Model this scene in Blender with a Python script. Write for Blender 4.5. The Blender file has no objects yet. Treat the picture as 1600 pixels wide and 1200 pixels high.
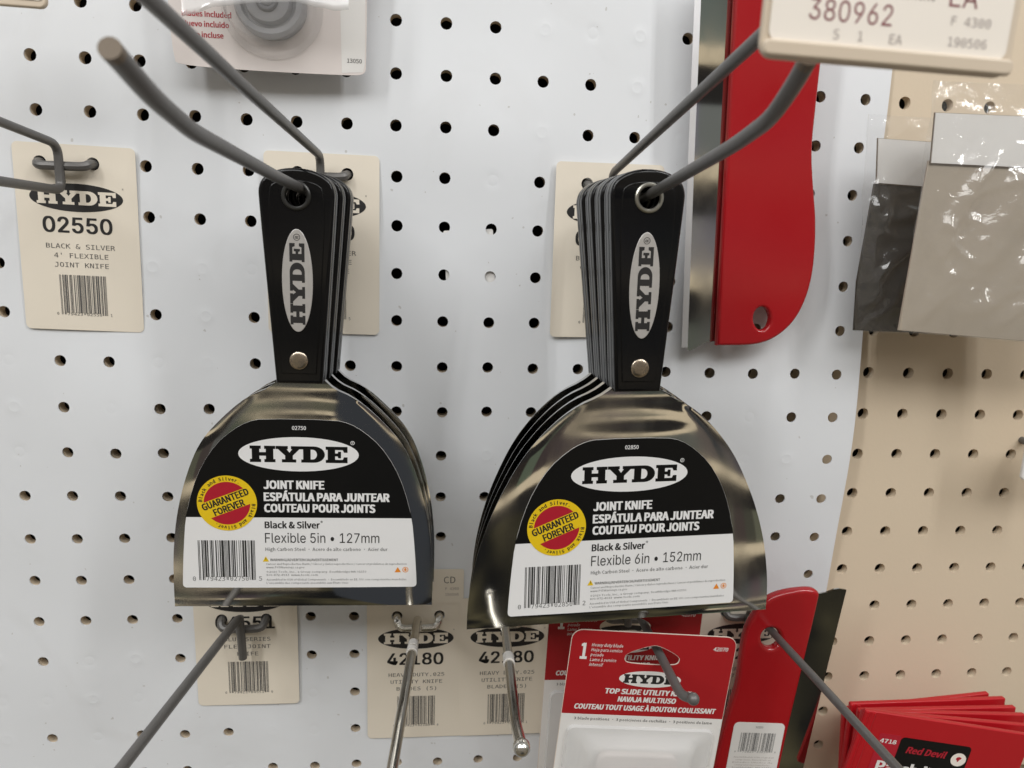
import bpy, bmesh, math, os, random
from mathutils import Vector, Matrix, noise
random.seed(7)
S = bpy.context.scene
COL = S.collection

# ------------------------------------------------------------------ camera
# wall coordinates (mm): u right, v up, w out of the board towards the viewer
CR = ((0.99533, 0.03155, 0.09115), (-0.01318, 0.98010, -0.19806), (-0.09559, 0.19594, 0.97595))
CC = (205.30, -135.94, 385.48)
FPX = 1077.75                                                      # at a 1600 px wide frame


def _rod(r):
    t = math.sqrt(sum(a * a for a in r))
    k = Vector(r) / t
    K = Matrix(((0, -k.z, k.y), (k.z, 0, -k.x), (-k.y, k.x, 0)))
    return Matrix.Identity(3) + math.sin(t) * K + (1 - math.cos(t)) * (K @ K)


CM = _rod((0.198, 0.0937, -0.0225))                                # rows: camera right, up, back in wall axes


def bl(u, v, w):
    return Vector((u, -w, v)) * 0.001


def at(x, y, w):
    """point of the plane w mm in front of the board that is seen at pixel x, y of the photograph"""
    d = CM.transposed() @ Vector(((x - 800) / FPX, (600 - y) / FPX, -1))
    t = (w - CC[2]) / d.z
    return Vector(CC) + t * d


cam = bpy.data.cameras.new('camera')
cam.sensor_width = 36
cam.lens = 36 * FPX / 1600
cam.clip_start = 0.01
cam.clip_end = 20
cam.dof.use_dof = True
cam.dof.focus_distance = 0.335
cam.dof.aperture_fstop = 16
camo = bpy.data.objects.new('camera', cam)
COL.objects.link(camo)
mw = Matrix.Identity(4)
for j in range(3):
    c = bl(*CM[j]) * 1000
    for i in range(3):
        mw[i][j] = c[i]
mw.translation = bl(*CC)
camo.matrix_world = mw
S.camera = camo

# ------------------------------------------------------------------ world: the shop aisle that the polished steel mirrors
W = bpy.data.worlds.new('World')
S.world = W
W.use_nodes = True
nt = W.node_tree
nt.nodes.clear()


def N(tree, typ, **kw):
    n = tree.nodes.new(typ)
    for k, v in kw.items():
        setattr(n, k, v)
    return n


def mth(tree, op, a, b=None, c=None):
    n = N(tree, 'ShaderNodeMath', operation=op)
    for i, x in enumerate((a, b, c)):
        if x is None:
            continue
        if isinstance(x, (int, float)):
            n.inputs[i].default_value = x
        else:
            tree.links.new(x, n.inputs[i])
    return n.outputs[0]


def mixc(tree, fac, a, b):
    n = N(tree, 'ShaderNodeMix', data_type='RGBA')
    for s, x in ((n.inputs[0], fac), (n.inputs[6], a), (n.inputs[7], b)):
        if isinstance(x, (int, float)):
            s.default_value = x
        elif isinstance(x, tuple):
            s.default_value = (*x, 1)
        else:
            tree.links.new(x, s)
    return n.outputs[2]


tc = N(nt, 'ShaderNodeTexCoord')
sp = N(nt, 'ShaderNodeSeparateXYZ')
nt.links.new(tc.outputs['Generated'], sp.inputs[0])
dx, dy, dz = sp.outputs
m = mth(nt, 'MAXIMUM', mth(nt, 'MULTIPLY', dy, -1), 0.08)
uu = mth(nt, 'DIVIDE', dx, m)
ss = mth(nt, 'DIVIDE', dz, m)
q = mth(nt, 'DIVIDE', mth(nt, 'ADD', ss, 0.053), 0.155)
kk = mth(nt, 'FLOOR', q)
fr = mth(nt, 'FRACT', q)
cell = mth(nt, 'FLOOR', mth(nt, 'ADD', mth(nt, 'DIVIDE', uu, 0.062), mth(nt, 'MULTIPLY', kk, 0.37)))
cv = N(nt, 'ShaderNodeCombineXYZ')
nt.links.new(cell, cv.inputs[0])
nt.links.new(kk, cv.inputs[1])
wn = N(nt, 'ShaderNodeTexWhiteNoise', noise_dimensions='2D')
nt.links.new(cv.outputs[0], wn.inputs['Vector'])
hs = N(nt, 'ShaderNodeHueSaturation')
hs.inputs['Saturation'].default_value = 0.26
hs.inputs['Value'].default_value = 0.5
nt.links.new(wn.outputs['Color'], hs.inputs['Color'])
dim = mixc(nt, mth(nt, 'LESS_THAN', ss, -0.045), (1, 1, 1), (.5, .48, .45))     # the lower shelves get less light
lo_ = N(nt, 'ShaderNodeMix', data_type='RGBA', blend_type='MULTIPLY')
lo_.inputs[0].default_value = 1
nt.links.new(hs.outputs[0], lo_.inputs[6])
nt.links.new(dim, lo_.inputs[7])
prod = mixc(nt, mth(nt, 'GREATER_THAN', fr, 0.66), lo_.outputs[2], (0.045, 0.042, 0.04))
shelf = mixc(nt, mth(nt, 'LESS_THAN', fr, 0.17), prod, (1.25, 1.06, 0.76))
# darker gear at the foot of the aisle and the person holding the camera


def blob(cu, cs, ru, rs):
    e1 = mth(nt, 'POWER', mth(nt, 'DIVIDE', mth(nt, 'SUBTRACT', uu, cu), ru), 2)
    e2 = mth(nt, 'POWER', mth(nt, 'DIVIDE', mth(nt, 'SUBTRACT', ss, cs), rs), 2)
    return mth(nt, 'LESS_THAN', mth(nt, 'ADD', e1, e2), 1.0)


pv = N(nt, 'ShaderNodeCombineXYZ')
nt.links.new(uu, pv.inputs[0])
nt.links.new(ss, pv.inputs[1])
pn = N(nt, 'ShaderNodeTexNoise')
pn.inputs['Scale'].default_value = 7
pn.inputs['Detail'].default_value = 2
nt.links.new(pv.outputs[0], pn.inputs['Vector'])
pr = N(nt, 'ShaderNodeMapRange')
pr.inputs[1].default_value, pr.inputs[2].default_value = .42, .68
nt.links.new(pn.outputs['Fac'], pr.inputs[0])
shelf = mixc(nt, blob(0.14, -0.87, 0.50, 0.47), shelf, mixc(nt, pr.outputs[0], (0.022, 0.022, 0.022), (0.20, 0.175, 0.10)))
shelf = mixc(nt, blob(-0.05, -0.50, 0.12, 0.34), shelf, (0.085, 0.093, 0.108))
shelf = mixc(nt, mth(nt, 'LESS_THAN', ss, -1.15), shelf, (0.22, 0.18, 0.11))
shelf = mixc(nt, mth(nt, 'GREATER_THAN', ss, 0.75), shelf, (0.95, 0.95, 0.93))
side = mth(nt, 'GREATER_THAN', mth(nt, 'MULTIPLY', dy, -1), 0.08)
allc = mixc(nt, side, (0.42, 0.415, 0.41), shelf)
bg = N(nt, 'ShaderNodeBackground')
bg.inputs[1].default_value = 0.6
nt.links.new(allc, bg.inputs[0])
wo = N(nt, 'ShaderNodeOutputWorld')
nt.links.new(bg.outputs[0], wo.inputs[0])


# ------------------------------------------------------------------ ceiling fluorescent tubes of the shop and one added soft fill
def tube_or_fill_light(name, pos, target, sx, sy, power, col=(1, 0.995, 0.985)):
    l = bpy.data.lights.new(name, 'AREA')
    l.shape = 'RECTANGLE'
    l.size, l.size_y, l.energy, l.color = sx, sy, power, col
    o = bpy.data.objects.new(name, l)
    COL.objects.link(o)
    o.location = bl(*pos)
    d = bl(*target) - o.location
    o.rotation_euler = d.to_track_quat('-Z', 'Y').to_euler()


TGT = (250, -230, 0)
for px, pw, e in ((-760, 1000, 6.2), (1300, 1000, 5.6)):
    for k in (0, 1):
        tube_or_fill_light('ceiling_tube_or_fill', (px + (130 * k if px > 0 else -130 * k), 1000 + 30 * k, pw), TGT, 0.05, 1.1, e)
tube_or_fill_light('ceiling_tube_or_fill', (260, 1150, 1500), TGT, 1.7, 0.6, 13.6)  # broad overhead fill added to soften the shadows, not a tube

S.view_settings.view_transform = 'Standard'
S.view_settings.look = 'None'
S.view_settings.gamma = 1
S.view_settings.exposure = 0.06
S.view_settings.use_curve_mapping = False


# ------------------------------------------------------------------ materials
def mat(name, col, rough=0.5, metal=0.0, var=0.06, scale=60, bump=0.0, bscale=200, coat=0.0, spec=0.5, rvar=0.05, stretch=None, trans=0.0):
    mm = bpy.data.materials.new(name)
    mm.use_nodes = True
    t = mm.node_tree
    p = t.nodes['Principled BSDF']
    c = N(t, 'ShaderNodeTexCoord')
    nz = N(t, 'ShaderNodeTexNoise')
    nz.inputs['Scale'].default_value = scale
    nz.inputs['Detail'].default_value = 4
    vec = c.outputs['Object']
    if stretch:
        mp = N(t, 'ShaderNodeMapping')
        mp.inputs['Scale'].default_value = stretch
        t.links.new(vec, mp.inputs[0])
        vec = mp.outputs[0]
    t.links.new(vec, nz.inputs['Vector'])
    f = nz.outputs['Fac']
    lo = tuple(max(0, a * (1 - var)) for a in col)
    hi = tuple(min(1, a * (1 + var)) for a in col)
    t.links.new(mixc(t, f, lo, hi), p.inputs['Base Color'])
    t.links.new(mth(t, 'ADD', mth(t, 'MULTIPLY', f, rvar * 2), rough - rvar), p.inputs['Roughness'])
    p.inputs['Metallic'].default_value = metal
    p.inputs['Specular IOR Level'].default_value = spec
    p.inputs['Coat Weight'].default_value = coat
    p.inputs['Coat Roughness'].default_value = 0.06
    if trans:
        p.inputs['Alpha'].default_value = trans
    if bump:
        nb = N(t, 'ShaderNodeTexNoise')
        nb.inputs['Scale'].default_value = bscale
        nb.inputs['Detail'].default_value = 3
        t.links.new(vec, nb.inputs['Vector'])
        b = N(t, 'ShaderNodeBump')
        b.inputs['Strength'].default_value = bump
        b.inputs['Distance'].default_value = 0.0004
        t.links.new(nb.outputs['Fac'], b.inputs['Height'])
        t.links.new(b.outputs[0], p.inputs['Normal'])
    return mm


def film(name, base=0.05, bump=0.5, bscale=60, haze=0.06, crease=0.0):
    """thin clear packaging plastic: mostly transparent, glossy, a little milky"""
    mm = bpy.data.materials.new(name)
    mm.use_nodes = True
    t = mm.node_tree
    t.nodes.clear()
    o = N(t, 'ShaderNodeOutputMaterial')
    tr = N(t, 'ShaderNodeBsdfTransparent')
    gl = N(t, 'ShaderNodeBsdfGlossy')
    gl.inputs['Roughness'].default_value = 0.13
    df = N(t, 'ShaderNodeBsdfDiffuse')
    df.inputs['Color'].default_value = (0.85, 0.85, 0.85, 1)
    lw = N(t, 'ShaderNodeLayerWeight')
    lw.inputs['Blend'].default_value = 0.35
    c = N(t, 'ShaderNodeTexCoord')
    nb = N(t, 'ShaderNodeTexNoise')
    nb.inputs['Scale'].default_value = bscale
    nb.inputs['Detail'].default_value = 5
    nb.inputs['Distortion'].default_value = 0.8
    t.links.new(c.outputs['Object'], nb.inputs['Vector'])
    b = N(t, 'ShaderNodeBump')
    b.inputs['Strength'].default_value = bump
    b.inputs['Distance'].default_value = 0.002
    h = nb.outputs['Fac']
    if crease:
        # long sharp folds: the edges of stretched, distorted cells
        mp = N(t, 'ShaderNodeMapping')
        mp.inputs['Rotation'].default_value = (0, .75, 0)
        mp.inputs['Scale'].default_value = (.35, 1, 1)
        t.links.new(c.outputs['Object'], mp.inputs[0])
        dn = N(t, 'ShaderNodeMix', data_type='VECTOR')
        dn.inputs[0].default_value = .02
        t.links.new(mp.outputs[0], dn.inputs[4])
        t.links.new(nb.outputs['Color'], dn.inputs[5])
        for sc, k in ((46, 1.7), (130, .18)):
            vo = N(t, 'ShaderNodeTexVoronoi', feature='F1')
            vo.inputs['Scale'].default_value = sc
            t.links.new(dn.outputs[1], vo.inputs['Vector'])
            h = mth(t, 'ADD', h, mth(t, 'MULTIPLY', vo.outputs['Distance'], k * crease))
    t.links.new(h, b.inputs['Height'])
    t.links.new(b.outputs[0], gl.inputs['Normal'])
    t.links.new(b.outputs[0], lw.inputs['Normal'])
    m1 = N(t, 'ShaderNodeMixShader')
    m1.inputs[0].default_value = haze
    t.links.new(tr.outputs[0], m1.inputs[1])
    t.links.new(df.outputs[0], m1.inputs[2])
    m2 = N(t, 'ShaderNodeMixShader')
    t.links.new(mth(t, 'ADD', mth(t, 'MULTIPLY', mth(t, 'POWER', lw.outputs['Facing'], 3), 0.7), base), m2.inputs[0])
    t.links.new(m1.outputs[0], m2.inputs[1])
    t.links.new(gl.outputs[0], m2.inputs[2])
    t.links.new(m2.outputs[0], o.inputs[0])
    return mm


WHITE = mat('white_sheet_plastic', (0.765, 0.785, 0.81), 0.42, var=0.015, scale=18, bump=0.10, bscale=70, spec=0.35)


def specks(mm, amount, thr):
    """sparse dust specks and faint scuffs that belong to the surface itself"""
    t = mm.node_tree
    p = t.nodes['Principled BSDF']
    src = p.inputs['Base Color'].links[0].from_socket
    c = N(t, 'ShaderNodeTexCoord').outputs['Object']
    a = N(t, 'ShaderNodeTexNoise')
    a.inputs['Scale'].default_value = 260
    a.inputs['Detail'].default_value = 1
    t.links.new(c, a.inputs['Vector'])
    b = N(t, 'ShaderNodeTexNoise')
    b.inputs['Scale'].default_value = 11
    b.inputs['Detail'].default_value = 6
    b.inputs['Distortion'].default_value = 1.5
    t.links.new(c, b.inputs['Vector'])
    f = mth(t, 'MULTIPLY', mth(t, 'GREATER_THAN', a.outputs['Fac'], thr), amount)
    g = mth(t, 'MULTIPLY', mth(t, 'MAXIMUM', mth(t, 'SUBTRACT', b.outputs['Fac'], .55), 0), .55)
    k = mixc(t, mth(t, 'ADD', f, g), src, (.38, .35, .31))
    t.links.new(k, p.inputs['Base Color'])


specks(WHITE, .45, .79)
BEIGE = mat('beige_hardboard', (0.69, 0.575, 0.43), 0.6, var=0.04, scale=9, bump=0.15, bscale=400)
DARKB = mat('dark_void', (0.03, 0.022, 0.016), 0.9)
CREAM = mat('cream_card', (0.80, 0.73, 0.615), 0.6, var=0.06, scale=22, bump=0.05)
INK = mat('black_ink', (0.018, 0.017, 0.017), 0.5, var=0.2)
GREYINK = mat('typewriter_ink', (0.10, 0.095, 0.09), 0.6, var=0.3, scale=900)
WIRE = mat('grey_painted_wire', (0.135, 0.13, 0.125), 0.42, metal=0.35, var=0.12, scale=150, bump=0.25, bscale=300)
ZINC = mat('zinc_wire', (0.68, 0.66, 0.61), 0.2, metal=1.0, var=0.12, scale=200, bump=0.12, bscale=300)
TIP = mat('worn_brown_tip', (0.17, 0.13, 0.09), 0.55, var=0.2)
def steel(name, col):
    mm = bpy.data.materials.new(name)
    mm.use_nodes = True
    t = mm.node_tree
    p = t.nodes['Principled BSDF']
    p.inputs['Metallic'].default_value = 1
    c = N(t, 'ShaderNodeTexCoord').outputs['Object']

    def nz(scale, det, st):
        mp = N(t, 'ShaderNodeMapping')
        mp.inputs['Scale'].default_value = st
        t.links.new(c, mp.inputs[0])
        n = N(t, 'ShaderNodeTexNoise')
        n.inputs['Scale'].default_value = scale
        n.inputs['Detail'].default_value = det
        t.links.new(mp.outputs[0], n.inputs['Vector'])
        return n.outputs['Fac']
    smear = nz(28, 5, (1, 1, .6))
    lines = nz(900, 2, (.03, 1, 1))
    wave = nz(30, 2, (1, 1, .3))
    rr = N(t, 'ShaderNodeMapRange')
    rr.inputs[1].default_value, rr.inputs[2].default_value = .42, .72
    rr.inputs[3].default_value, rr.inputs[4].default_value = .035, .15
    t.links.new(smear, rr.inputs[0])
    t.links.new(rr.outputs[0], p.inputs['Roughness'])
    t.links.new(mixc(t, smear, col, tuple(x * .88 for x in col)), p.inputs['Base Color'])
    h = mth(t, 'ADD', mth(t, 'MULTIPLY', wave, 1.0), mth(t, 'MULTIPLY', lines, .035))
    b = N(t, 'ShaderNodeBump')
    b.inputs['Strength'].default_value = .035
    b.inputs['Distance'].default_value = .0004
    t.links.new(h, b.inputs['Height'])
    t.links.new(b.outputs[0], p.inputs['Normal'])
    return mm


STEEL = steel('polished_steel', (0.63, 0.615, 0.58))
EDGE = mat('ground_steel_edge', (0.72, 0.72, 0.72), 0.22, metal=1.0)
FACET = mat('ground_facet', (0.80, 0.80, 0.82), 0.42, metal=0.9, var=0.05)
TANG = mat('grey_tang', (0.13, 0.135, 0.14), 0.4, metal=0.4)
BLACKP = mat('black_gloss_plastic', (0.0045, 0.0045, 0.005), 0.14, var=0.1, spec=0.34, bump=0.04, bscale=90)
EYE = mat('dark_eyelet', (0.05, 0.05, 0.048), 0.3, metal=0.5)
EYEM = mat('metal_eyelet', (0.42, 0.41, 0.36), 0.3, metal=0.9)
BADGE = mat('brushed_badge', (0.66, 0.64, 0.62), 0.35, metal=0.6, var=0.06, scale=300)
RIVET = mat('nickel_rivet', (0.55, 0.47, 0.38), 0.25, metal=1.0, var=0.15, scale=300)
LABW = mat('white_label', (0.80, 0.80, 0.80), 0.33, var=0.01)
LABK = mat('black_label_print', (0.006, 0.006, 0.006), 0.3, var=0.1, spec=0.25)
LABG = mat('barcode_ink', (0.03, 0.03, 0.03), 0.4)
FINE = mat('fine_print_ink', (0.16, 0.16, 0.16), 0.4)
YEL = mat('yellow_print', (0.80, 0.55, 0.012), 0.35, var=0.03)
SRED = mat('crimson_print', (0.42, 0.012, 0.028), 0.35, var=0.03)
ORANGE = mat('orange_print', (0.78, 0.26, 0.02), 0.4)
CRED = mat('red_card', (0.36, 0.010, 0.014), 0.38, var=0.06, scale=40)
CWHITE = mat('white_card', (0.76, 0.745, 0.72), 0.42, var=0.02)
RAWEDGE = mat('raw_card_edge', (0.70, 0.60, 0.52), 0.8, var=0.1, scale=500)
PRED = mat('red_enamel', (0.36, 0.007, 0.011), 0.16, var=0.04, spec=0.6, bump=0.06, bscale=25, rvar=.08, scale=35)
SLEEVE = mat('red_sleeve_plastic', (0.44, 0.007, 0.013), 0.35, var=0.06, scale=30, bump=0.15, bscale=60)
PLATEB = mat('ivory_plastic', (0.64, 0.54, 0.42), 0.4, var=0.03)
PAPER = mat('ivory_paper', (0.86, 0.80, 0.72), 0.6, var=0.02)
PINK = mat('faded_red_ink', (0.22, 0.045, 0.055), 0.6, var=0.2)
PALEINK = mat('pale_grey_ink', (0.34, 0.29, 0.27), 0.6, var=0.3, scale=600)
PINKCARD = mat('pale_pink_card', (0.72, 0.66, 0.63), 0.42, var=0.04, scale=12)
GREYTOOL = mat('grey_plastic', (0.33, 0.33, 0.345), 0.35, var=0.05, coat=0.2)
GREYD = mat('darker_grey_plastic', (0.17, 0.17, 0.18), 0.35)
TAPE = mat('white_tape', (0.62, 0.60, 0.57), 0.6, var=0.15, scale=500)
FILM = film('clear_bag_film', 0.10, 0.55, 45, 0.04, 1.0)
CLEAR = film('clear_blister', 0.06, 0.15, 30, 0.11)
MILKY = film('milky_blister', 0.05, 0.12, 20, 0.45)
BAGGREY = mat('taupe_sheet', (0.40, 0.345, 0.275), 0.5, var=0.1, scale=22)
BAGDARK = mat('dark_brown_sheet', (0.040, 0.034, 0.026), 0.45, var=0.2, scale=25)


# ------------------------------------------------------------------ mesh helpers (all in mm: u right, v up, w towards the viewer)
class M:
    def __init__(s):
        s.v, s.f, s.mi, s.mats = [], [], [], []

    def slot(s, mt):
        if mt not in s.mats:
            s.mats.append(mt)
        return s.mats.index(mt)

    def add(s, vs, fs, mt):
        b = len(s.v)
        s.v += [tuple(p) for p in vs]
        k = s.slot(mt)
        for f in fs:
            s.f.append(tuple(b + i for i in f))
            s.mi.append(k)
        return s

    def build(s, name, parent=None, smooth=35, off=(0, 0, 0)):
        me = bpy.data.meshes.new(name)
        me.from_pydata([bl(a - off[0], b - off[1], c - off[2]) for a, b, c in s.v], [], s.f)
        for mt in s.mats:
            me.materials.append(mt)
        me.polygons.foreach_set('material_index', s.mi)
        bm = bmesh.new()
        bm.from_mesh(me)
        bmesh.ops.recalc_face_normals(bm, faces=bm.faces) if smooth is not None else None
        bm.to_mesh(me)
        bm.free()
        if smooth:
            me.polygons.foreach_set('use_smooth', [True] * len(me.polygons))
            me.set_sharp_from_angle(angle=math.radians(smooth))
        me.update()
        o = bpy.data.objects.new(name, me)
        COL.objects.link(o)
        if parent:
            o.parent = parent
        return o


def grab(cu):
    o = bpy.data.objects.new('tmp', cu)
    me = bpy.data.meshes.new_from_object(o)
    vs = [tuple(v.co) for v in me.vertices]
    fs = [tuple(p.vertices) for p in me.polygons]
    bpy.data.objects.remove(o)
    bpy.data.meshes.remove(me)
    bpy.data.curves.remove(cu)
    return vs, fs


def fill(loops, th=0.0, bevel=0.0, bres=2):
    """flat filled outline(s), optionally a plate of thickness th centred on w = 0 with rounded edges"""
    cu = bpy.data.curves.new('tmp', 'CURVE')
    cu.dimensions = '2D'
    cu.fill_mode = 'BOTH'
    for lp in loops:
        sp = cu.splines.new('POLY')
        sp.points.add(len(lp) - 1)
        for i, (x, y) in enumerate(lp):
            sp.points[i].co = (x, y, 0, 1)
        sp.use_cyclic_u = True
    if th:
        cu.extrude = th / 2 - bevel
    if bevel:
        cu.bevel_depth = bevel
        cu.bevel_resolution = bres
        cu.offset = -bevel
    return grab(cu)


def mv(vf, du=0, dv=0, dw=0, rot=0, sx=1, sy=1):
    c, s = math.cos(math.radians(rot)), math.sin(math.radians(rot))
    out = []
    for p in vf[0]:
        x, y = p[0] * sx, p[1] * sy
        out.append((c * x - s * y + du, s * x + c * y + dv, p[2] + dw))
    return out, vf[1]


FD = os.path.join(bpy.utils.system_resource('DATAFILES') or '', 'fonts')


def font(n):
    try:
        return bpy.data.fonts.load(os.path.join(FD, n))
    except Exception:
        return None


THIN = font('Inter.woff2')
SANS, MONO = font('Noto Sans CJK Regular.woff2'), font('DejaVuSansMono.woff2')


_cu = {}


def capu(fnt):
    k = fnt.name if fnt else ''
    if k not in _cu:
        _cu[k] = 1.0
        ys = [p[1] for p in glyphs('H', fnt, 0)[0]]
        _cu[k] = (max(ys) - min(ys)) * 1.35
    return _cu[k]


def glyphs(body, fnt, bold, res=2):
    cu = bpy.data.curves.new('tmp', 'FONT')
    cu.body = body
    if fnt:
        cu.font = fnt
    cu.resolution_u = res
    vs, fs = grab(cu)
    if bold and vs:
        n = len(vs)
        bold *= capu(fnt)
        V, F = [], []
        for k, (a, b) in enumerate(((0, 0), (-1, .45), (1, .45), (-1, -.45), (1, -.45), (-.5, 0), (.5, 0))):
            V += [(x + a * bold, y + b * bold, k * .006) for x, y, z_ in vs]
            F += [tuple(k * n + i for i in f) for f in fs]
        return V, F
    return vs, fs


_cap = {}


def text(body, cap, width=None, bold=0.0, fnt=SANS, align='l', cond=1.0, slant=0.0, res=2):
    key = (fnt.name if fnt else '', bold)
    if key not in _cap:
        ys = [p[1] for p in glyphs('H', fnt, bold)[0]]
        _cap[key] = (min(ys), max(ys))
    y0, y1 = _cap[key]
    vs, fs = glyphs(body, fnt, bold, res)
    if not vs:
        return [], []
    k = cap / (y1 - y0)
    x0, x1 = min(p[0] for p in vs), max(p[0] for p in vs)
    kx = width / (x1 - x0) if width else k * cond
    w = (x1 - x0) * kx
    sh = {'l': 0, 'c': -w / 2, 'r': -w}[align]
    return [((p[0] - x0) * kx + sh + (p[1] - y0) * k * slant, (p[1] - y0) * k, p[2]) for p in vs], fs


def ell(rx, ry=None, n=40, cx=0, cy=0, a0=0, a1=360):
    ry = ry or rx
    full = abs(a1 - a0) >= 360
    k = n if full else n + 1
    return [(cx + rx * math.cos(math.radians(a0 + (a1 - a0) * i / n)), cy + ry * math.sin(math.radians(a0 + (a1 - a0) * i / n))) for i in range(k)]


def rrect(x0, y0, x1, y1, r, n=5):
    out = []
    for cx, cy, a in ((x1 - r, y1 - r, 0), (x0 + r, y1 - r, 90), (x0 + r, y0 + r, 180), (x1 - r, y0 + r, 270)):
        out += [(cx + r * math.cos(math.radians(a + 90 * i / n)), cy + r * math.sin(math.radians(a + 90 * i / n))) for i in range(n + 1)]
    return out


def rect(x0, y0, x1, y1):
    return [(x0, y0), (x1, y0), (x1, y1), (x0, y1)]


def smooth2(pts, closed=True, it=2, keep=()):
    """corner cutting; points whose index is in keep stay sharp"""
    P = [(p[0], p[1], i in keep) for i, p in enumerate(pts)]
    for _ in range(it):
        Q = []
        n = len(P)
        for i in range(n):
            a, b, c = P[i - 1], P[i], P[(i + 1) % n]
            if b[2] or (not closed and i in (0, n - 1)):
                Q.append(b)
            else:
                Q.append((b[0] * .75 + a[0] * .25, b[1] * .75 + a[1] * .25, False))
                Q.append((b[0] * .75 + c[0] * .25, b[1] * .75 + c[1] * .25, False))
        P = Q
    return [(p[0], p[1]) for p in P]


# heavy slab-serif capitals of the oval emblem, drawn in a box of height 1
def slab_word():
    H = [(0, 0), (.5, 0), (.5, .19), (.43, .19), (.43, .39), (.72, .39), (.72, .19), (.65, .19), (.65, 0), (1.15, 0), (1.15, .19), (1.06, .19), (1.06, .81), (1.15, .81), (1.15, 1), (.65, 1), (.65, .81), (.72, .81), (.72, .61), (.43, .61), (.43, .81), (.5, .81), (.5, 1), (0, 1), (0, .81), (.09, .81), (.09, .19), (0, .19)]
    Y = [(.27, 0), (.92, 0), (.92, .19), (.77, .19), (.77, .42), (1.07, .81), (1.17, .81), (1.17, 1), (.69, 1), (.69, .81), (.75, .81), (.62, .6), (.49, .81), (.55, .81), (.55, 1), (0, 1), (0, .81), (.1, .81), (.42, .42), (.42, .19), (.27, .19)]
    D = [(0, 0), (.58, 0)] + ell(.5, .5, 12, .58, .5, -90, 90)[1:-1] + [(.58, 1), (0, 1), (0, .81), (.09, .81), (.09, .19), (0, .19)]
    Dh = [(.43, .2), (.52, .2)] + ell(.2, .3, 8, .52, .5, -90, 90)[1:-1] + [(.52, .8), (.43, .8)]
    E = [(0, 0), (1, 0), (1, .36), (.84, .36), (.78, .2), (.43, .2), (.43, .41), (.55, .41), (.57, .3), (.7, .3), (.7, .7), (.57, .7), (.55, .59), (.43, .59), (.43, .8), (.78, .8), (.84, .64), (1, .64), (1, 1), (0, 1), (0, .81), (.09, .81), (.09, .19), (0, .19)]
    vs, fs, x = [], [], 0
    for loops, adv in (([H], 1.17), ([Y], 1.15), ([D, Dh], 1.12), ([E], 1.0)):
        a, b = fill(loops)
        n = len(vs)
        vs += [(p[0] + x, p[1], 0) for p in a]
        fs += [tuple(n + i for i in f) for f in b]
        x += adv
    return [(p[0] / x, p[1] - .5, 0) for p in vs], fs               # width 1, centred on v


SLABW = slab_word()


def emblem(m, cu, cv, w, rx, ry, word_w, word_h, ground, ink, rot=0, du=0):
    m.add(*mv(fill([ell(rx, ry, 48)]), cu, cv, w, rot), ground)
    g = mv(SLABW, -word_w / 2 + du, 0, 0, 0, word_w, word_h)
    m.add(*mv(g, cu, cv, w + .05, rot), ink)


UPL = ['0001101', '0011001', '0010011', '0111101', '0100011', '0110001', '0101111', '0111011', '0110111', '0001011']


def barcode(m, digits, u, v, wid, h, w, ink, dcap=1.9, tail=1.6, font_ink=None):
    """u, v: top left of the bars"""
    bits = '101' + ''.join(UPL[int(c)] for c in digits[:6]) + '01010' + ''.join(''.join('10'[int(b)] for b in UPL[int(c)]) for c in digits[6:]) + '101'
    k = wid / len(bits)
    i = 0
    while i < len(bits):
        j = i
        while j < len(bits) and bits[j] == bits[i]:
            j += 1
        if bits[i] == '1':
            lo = v - h - (tail if (i < 10 or i > 84 or 44 < i < 50) else 0)
            m.add([(u + i * k, lo, w), (u + j * k, lo, w), (u + j * k, v, w), (u + i * k, v, w)], [(0, 1, 2, 3)], ink)
        i = j
    fi = font_ink or ink
    y = v - h - tail - .4
    for s, x, a in ((digits[0], u - wid * .06, 'r'), (digits[1:6], u + wid * .29, 'c'), (digits[6:11], u + wid * .71, 'c'), (digits[11], u + wid * 1.06, 'l')):
        t = text(s, dcap, None if len(s) == 1 else wid * .33, 0.0, MONO, a, res=1)
        m.add(*mv(t, x, y, w), fi)


def tube(m, pts, r, mt, corner=4.0, seg=10, caps=True):
    P = [Vector(p) for p in pts]
    Q = [P[0]]
    for i in range(1, len(P) - 1):
        a, b, c = P[i - 1], P[i], P[i + 1]
        da, dc = (a - b), (c - b)
        ka, kc = min(corner, da.length * .45), min(corner, dc.length * .45)
        s, e = b + da.normalized() * ka, b + dc.normalized() * kc
        for k in range(6):
            t = k / 5
            Q.append(s * (1 - t) ** 2 + b * 2 * t * (1 - t) + e * t * t)
    Q.append(P[-1])
    # parallel transport
    T = [(Q[min(i + 1, len(Q) - 1)] - Q[max(i - 1, 0)]).normalized() for i in range(len(Q))]
    n = T[0].orthogonal().normalized()
    vs, fs = [], []
    for i, p in enumerate(Q):
        n = (n - T[i] * n.dot(T[i])).normalized()
        b = T[i].cross(n)
        for k in range(seg):
            a = 2 * math.pi * k / seg
            vs.append(tuple(p + (n * math.cos(a) + b * math.sin(a)) * r))
    for i in range(len(Q) - 1):
        for k in range(seg):
            k2 = (k + 1) % seg
            fs.append((i * seg + k, i * seg + k2, (i + 1) * seg + k2, (i + 1) * seg + k))
    if caps:
        fs.append(tuple(range(seg))[::-1])
        fs.append(tuple((len(Q) - 1) * seg + k for k in range(seg)))
    m.add(vs, fs, mt)


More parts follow.
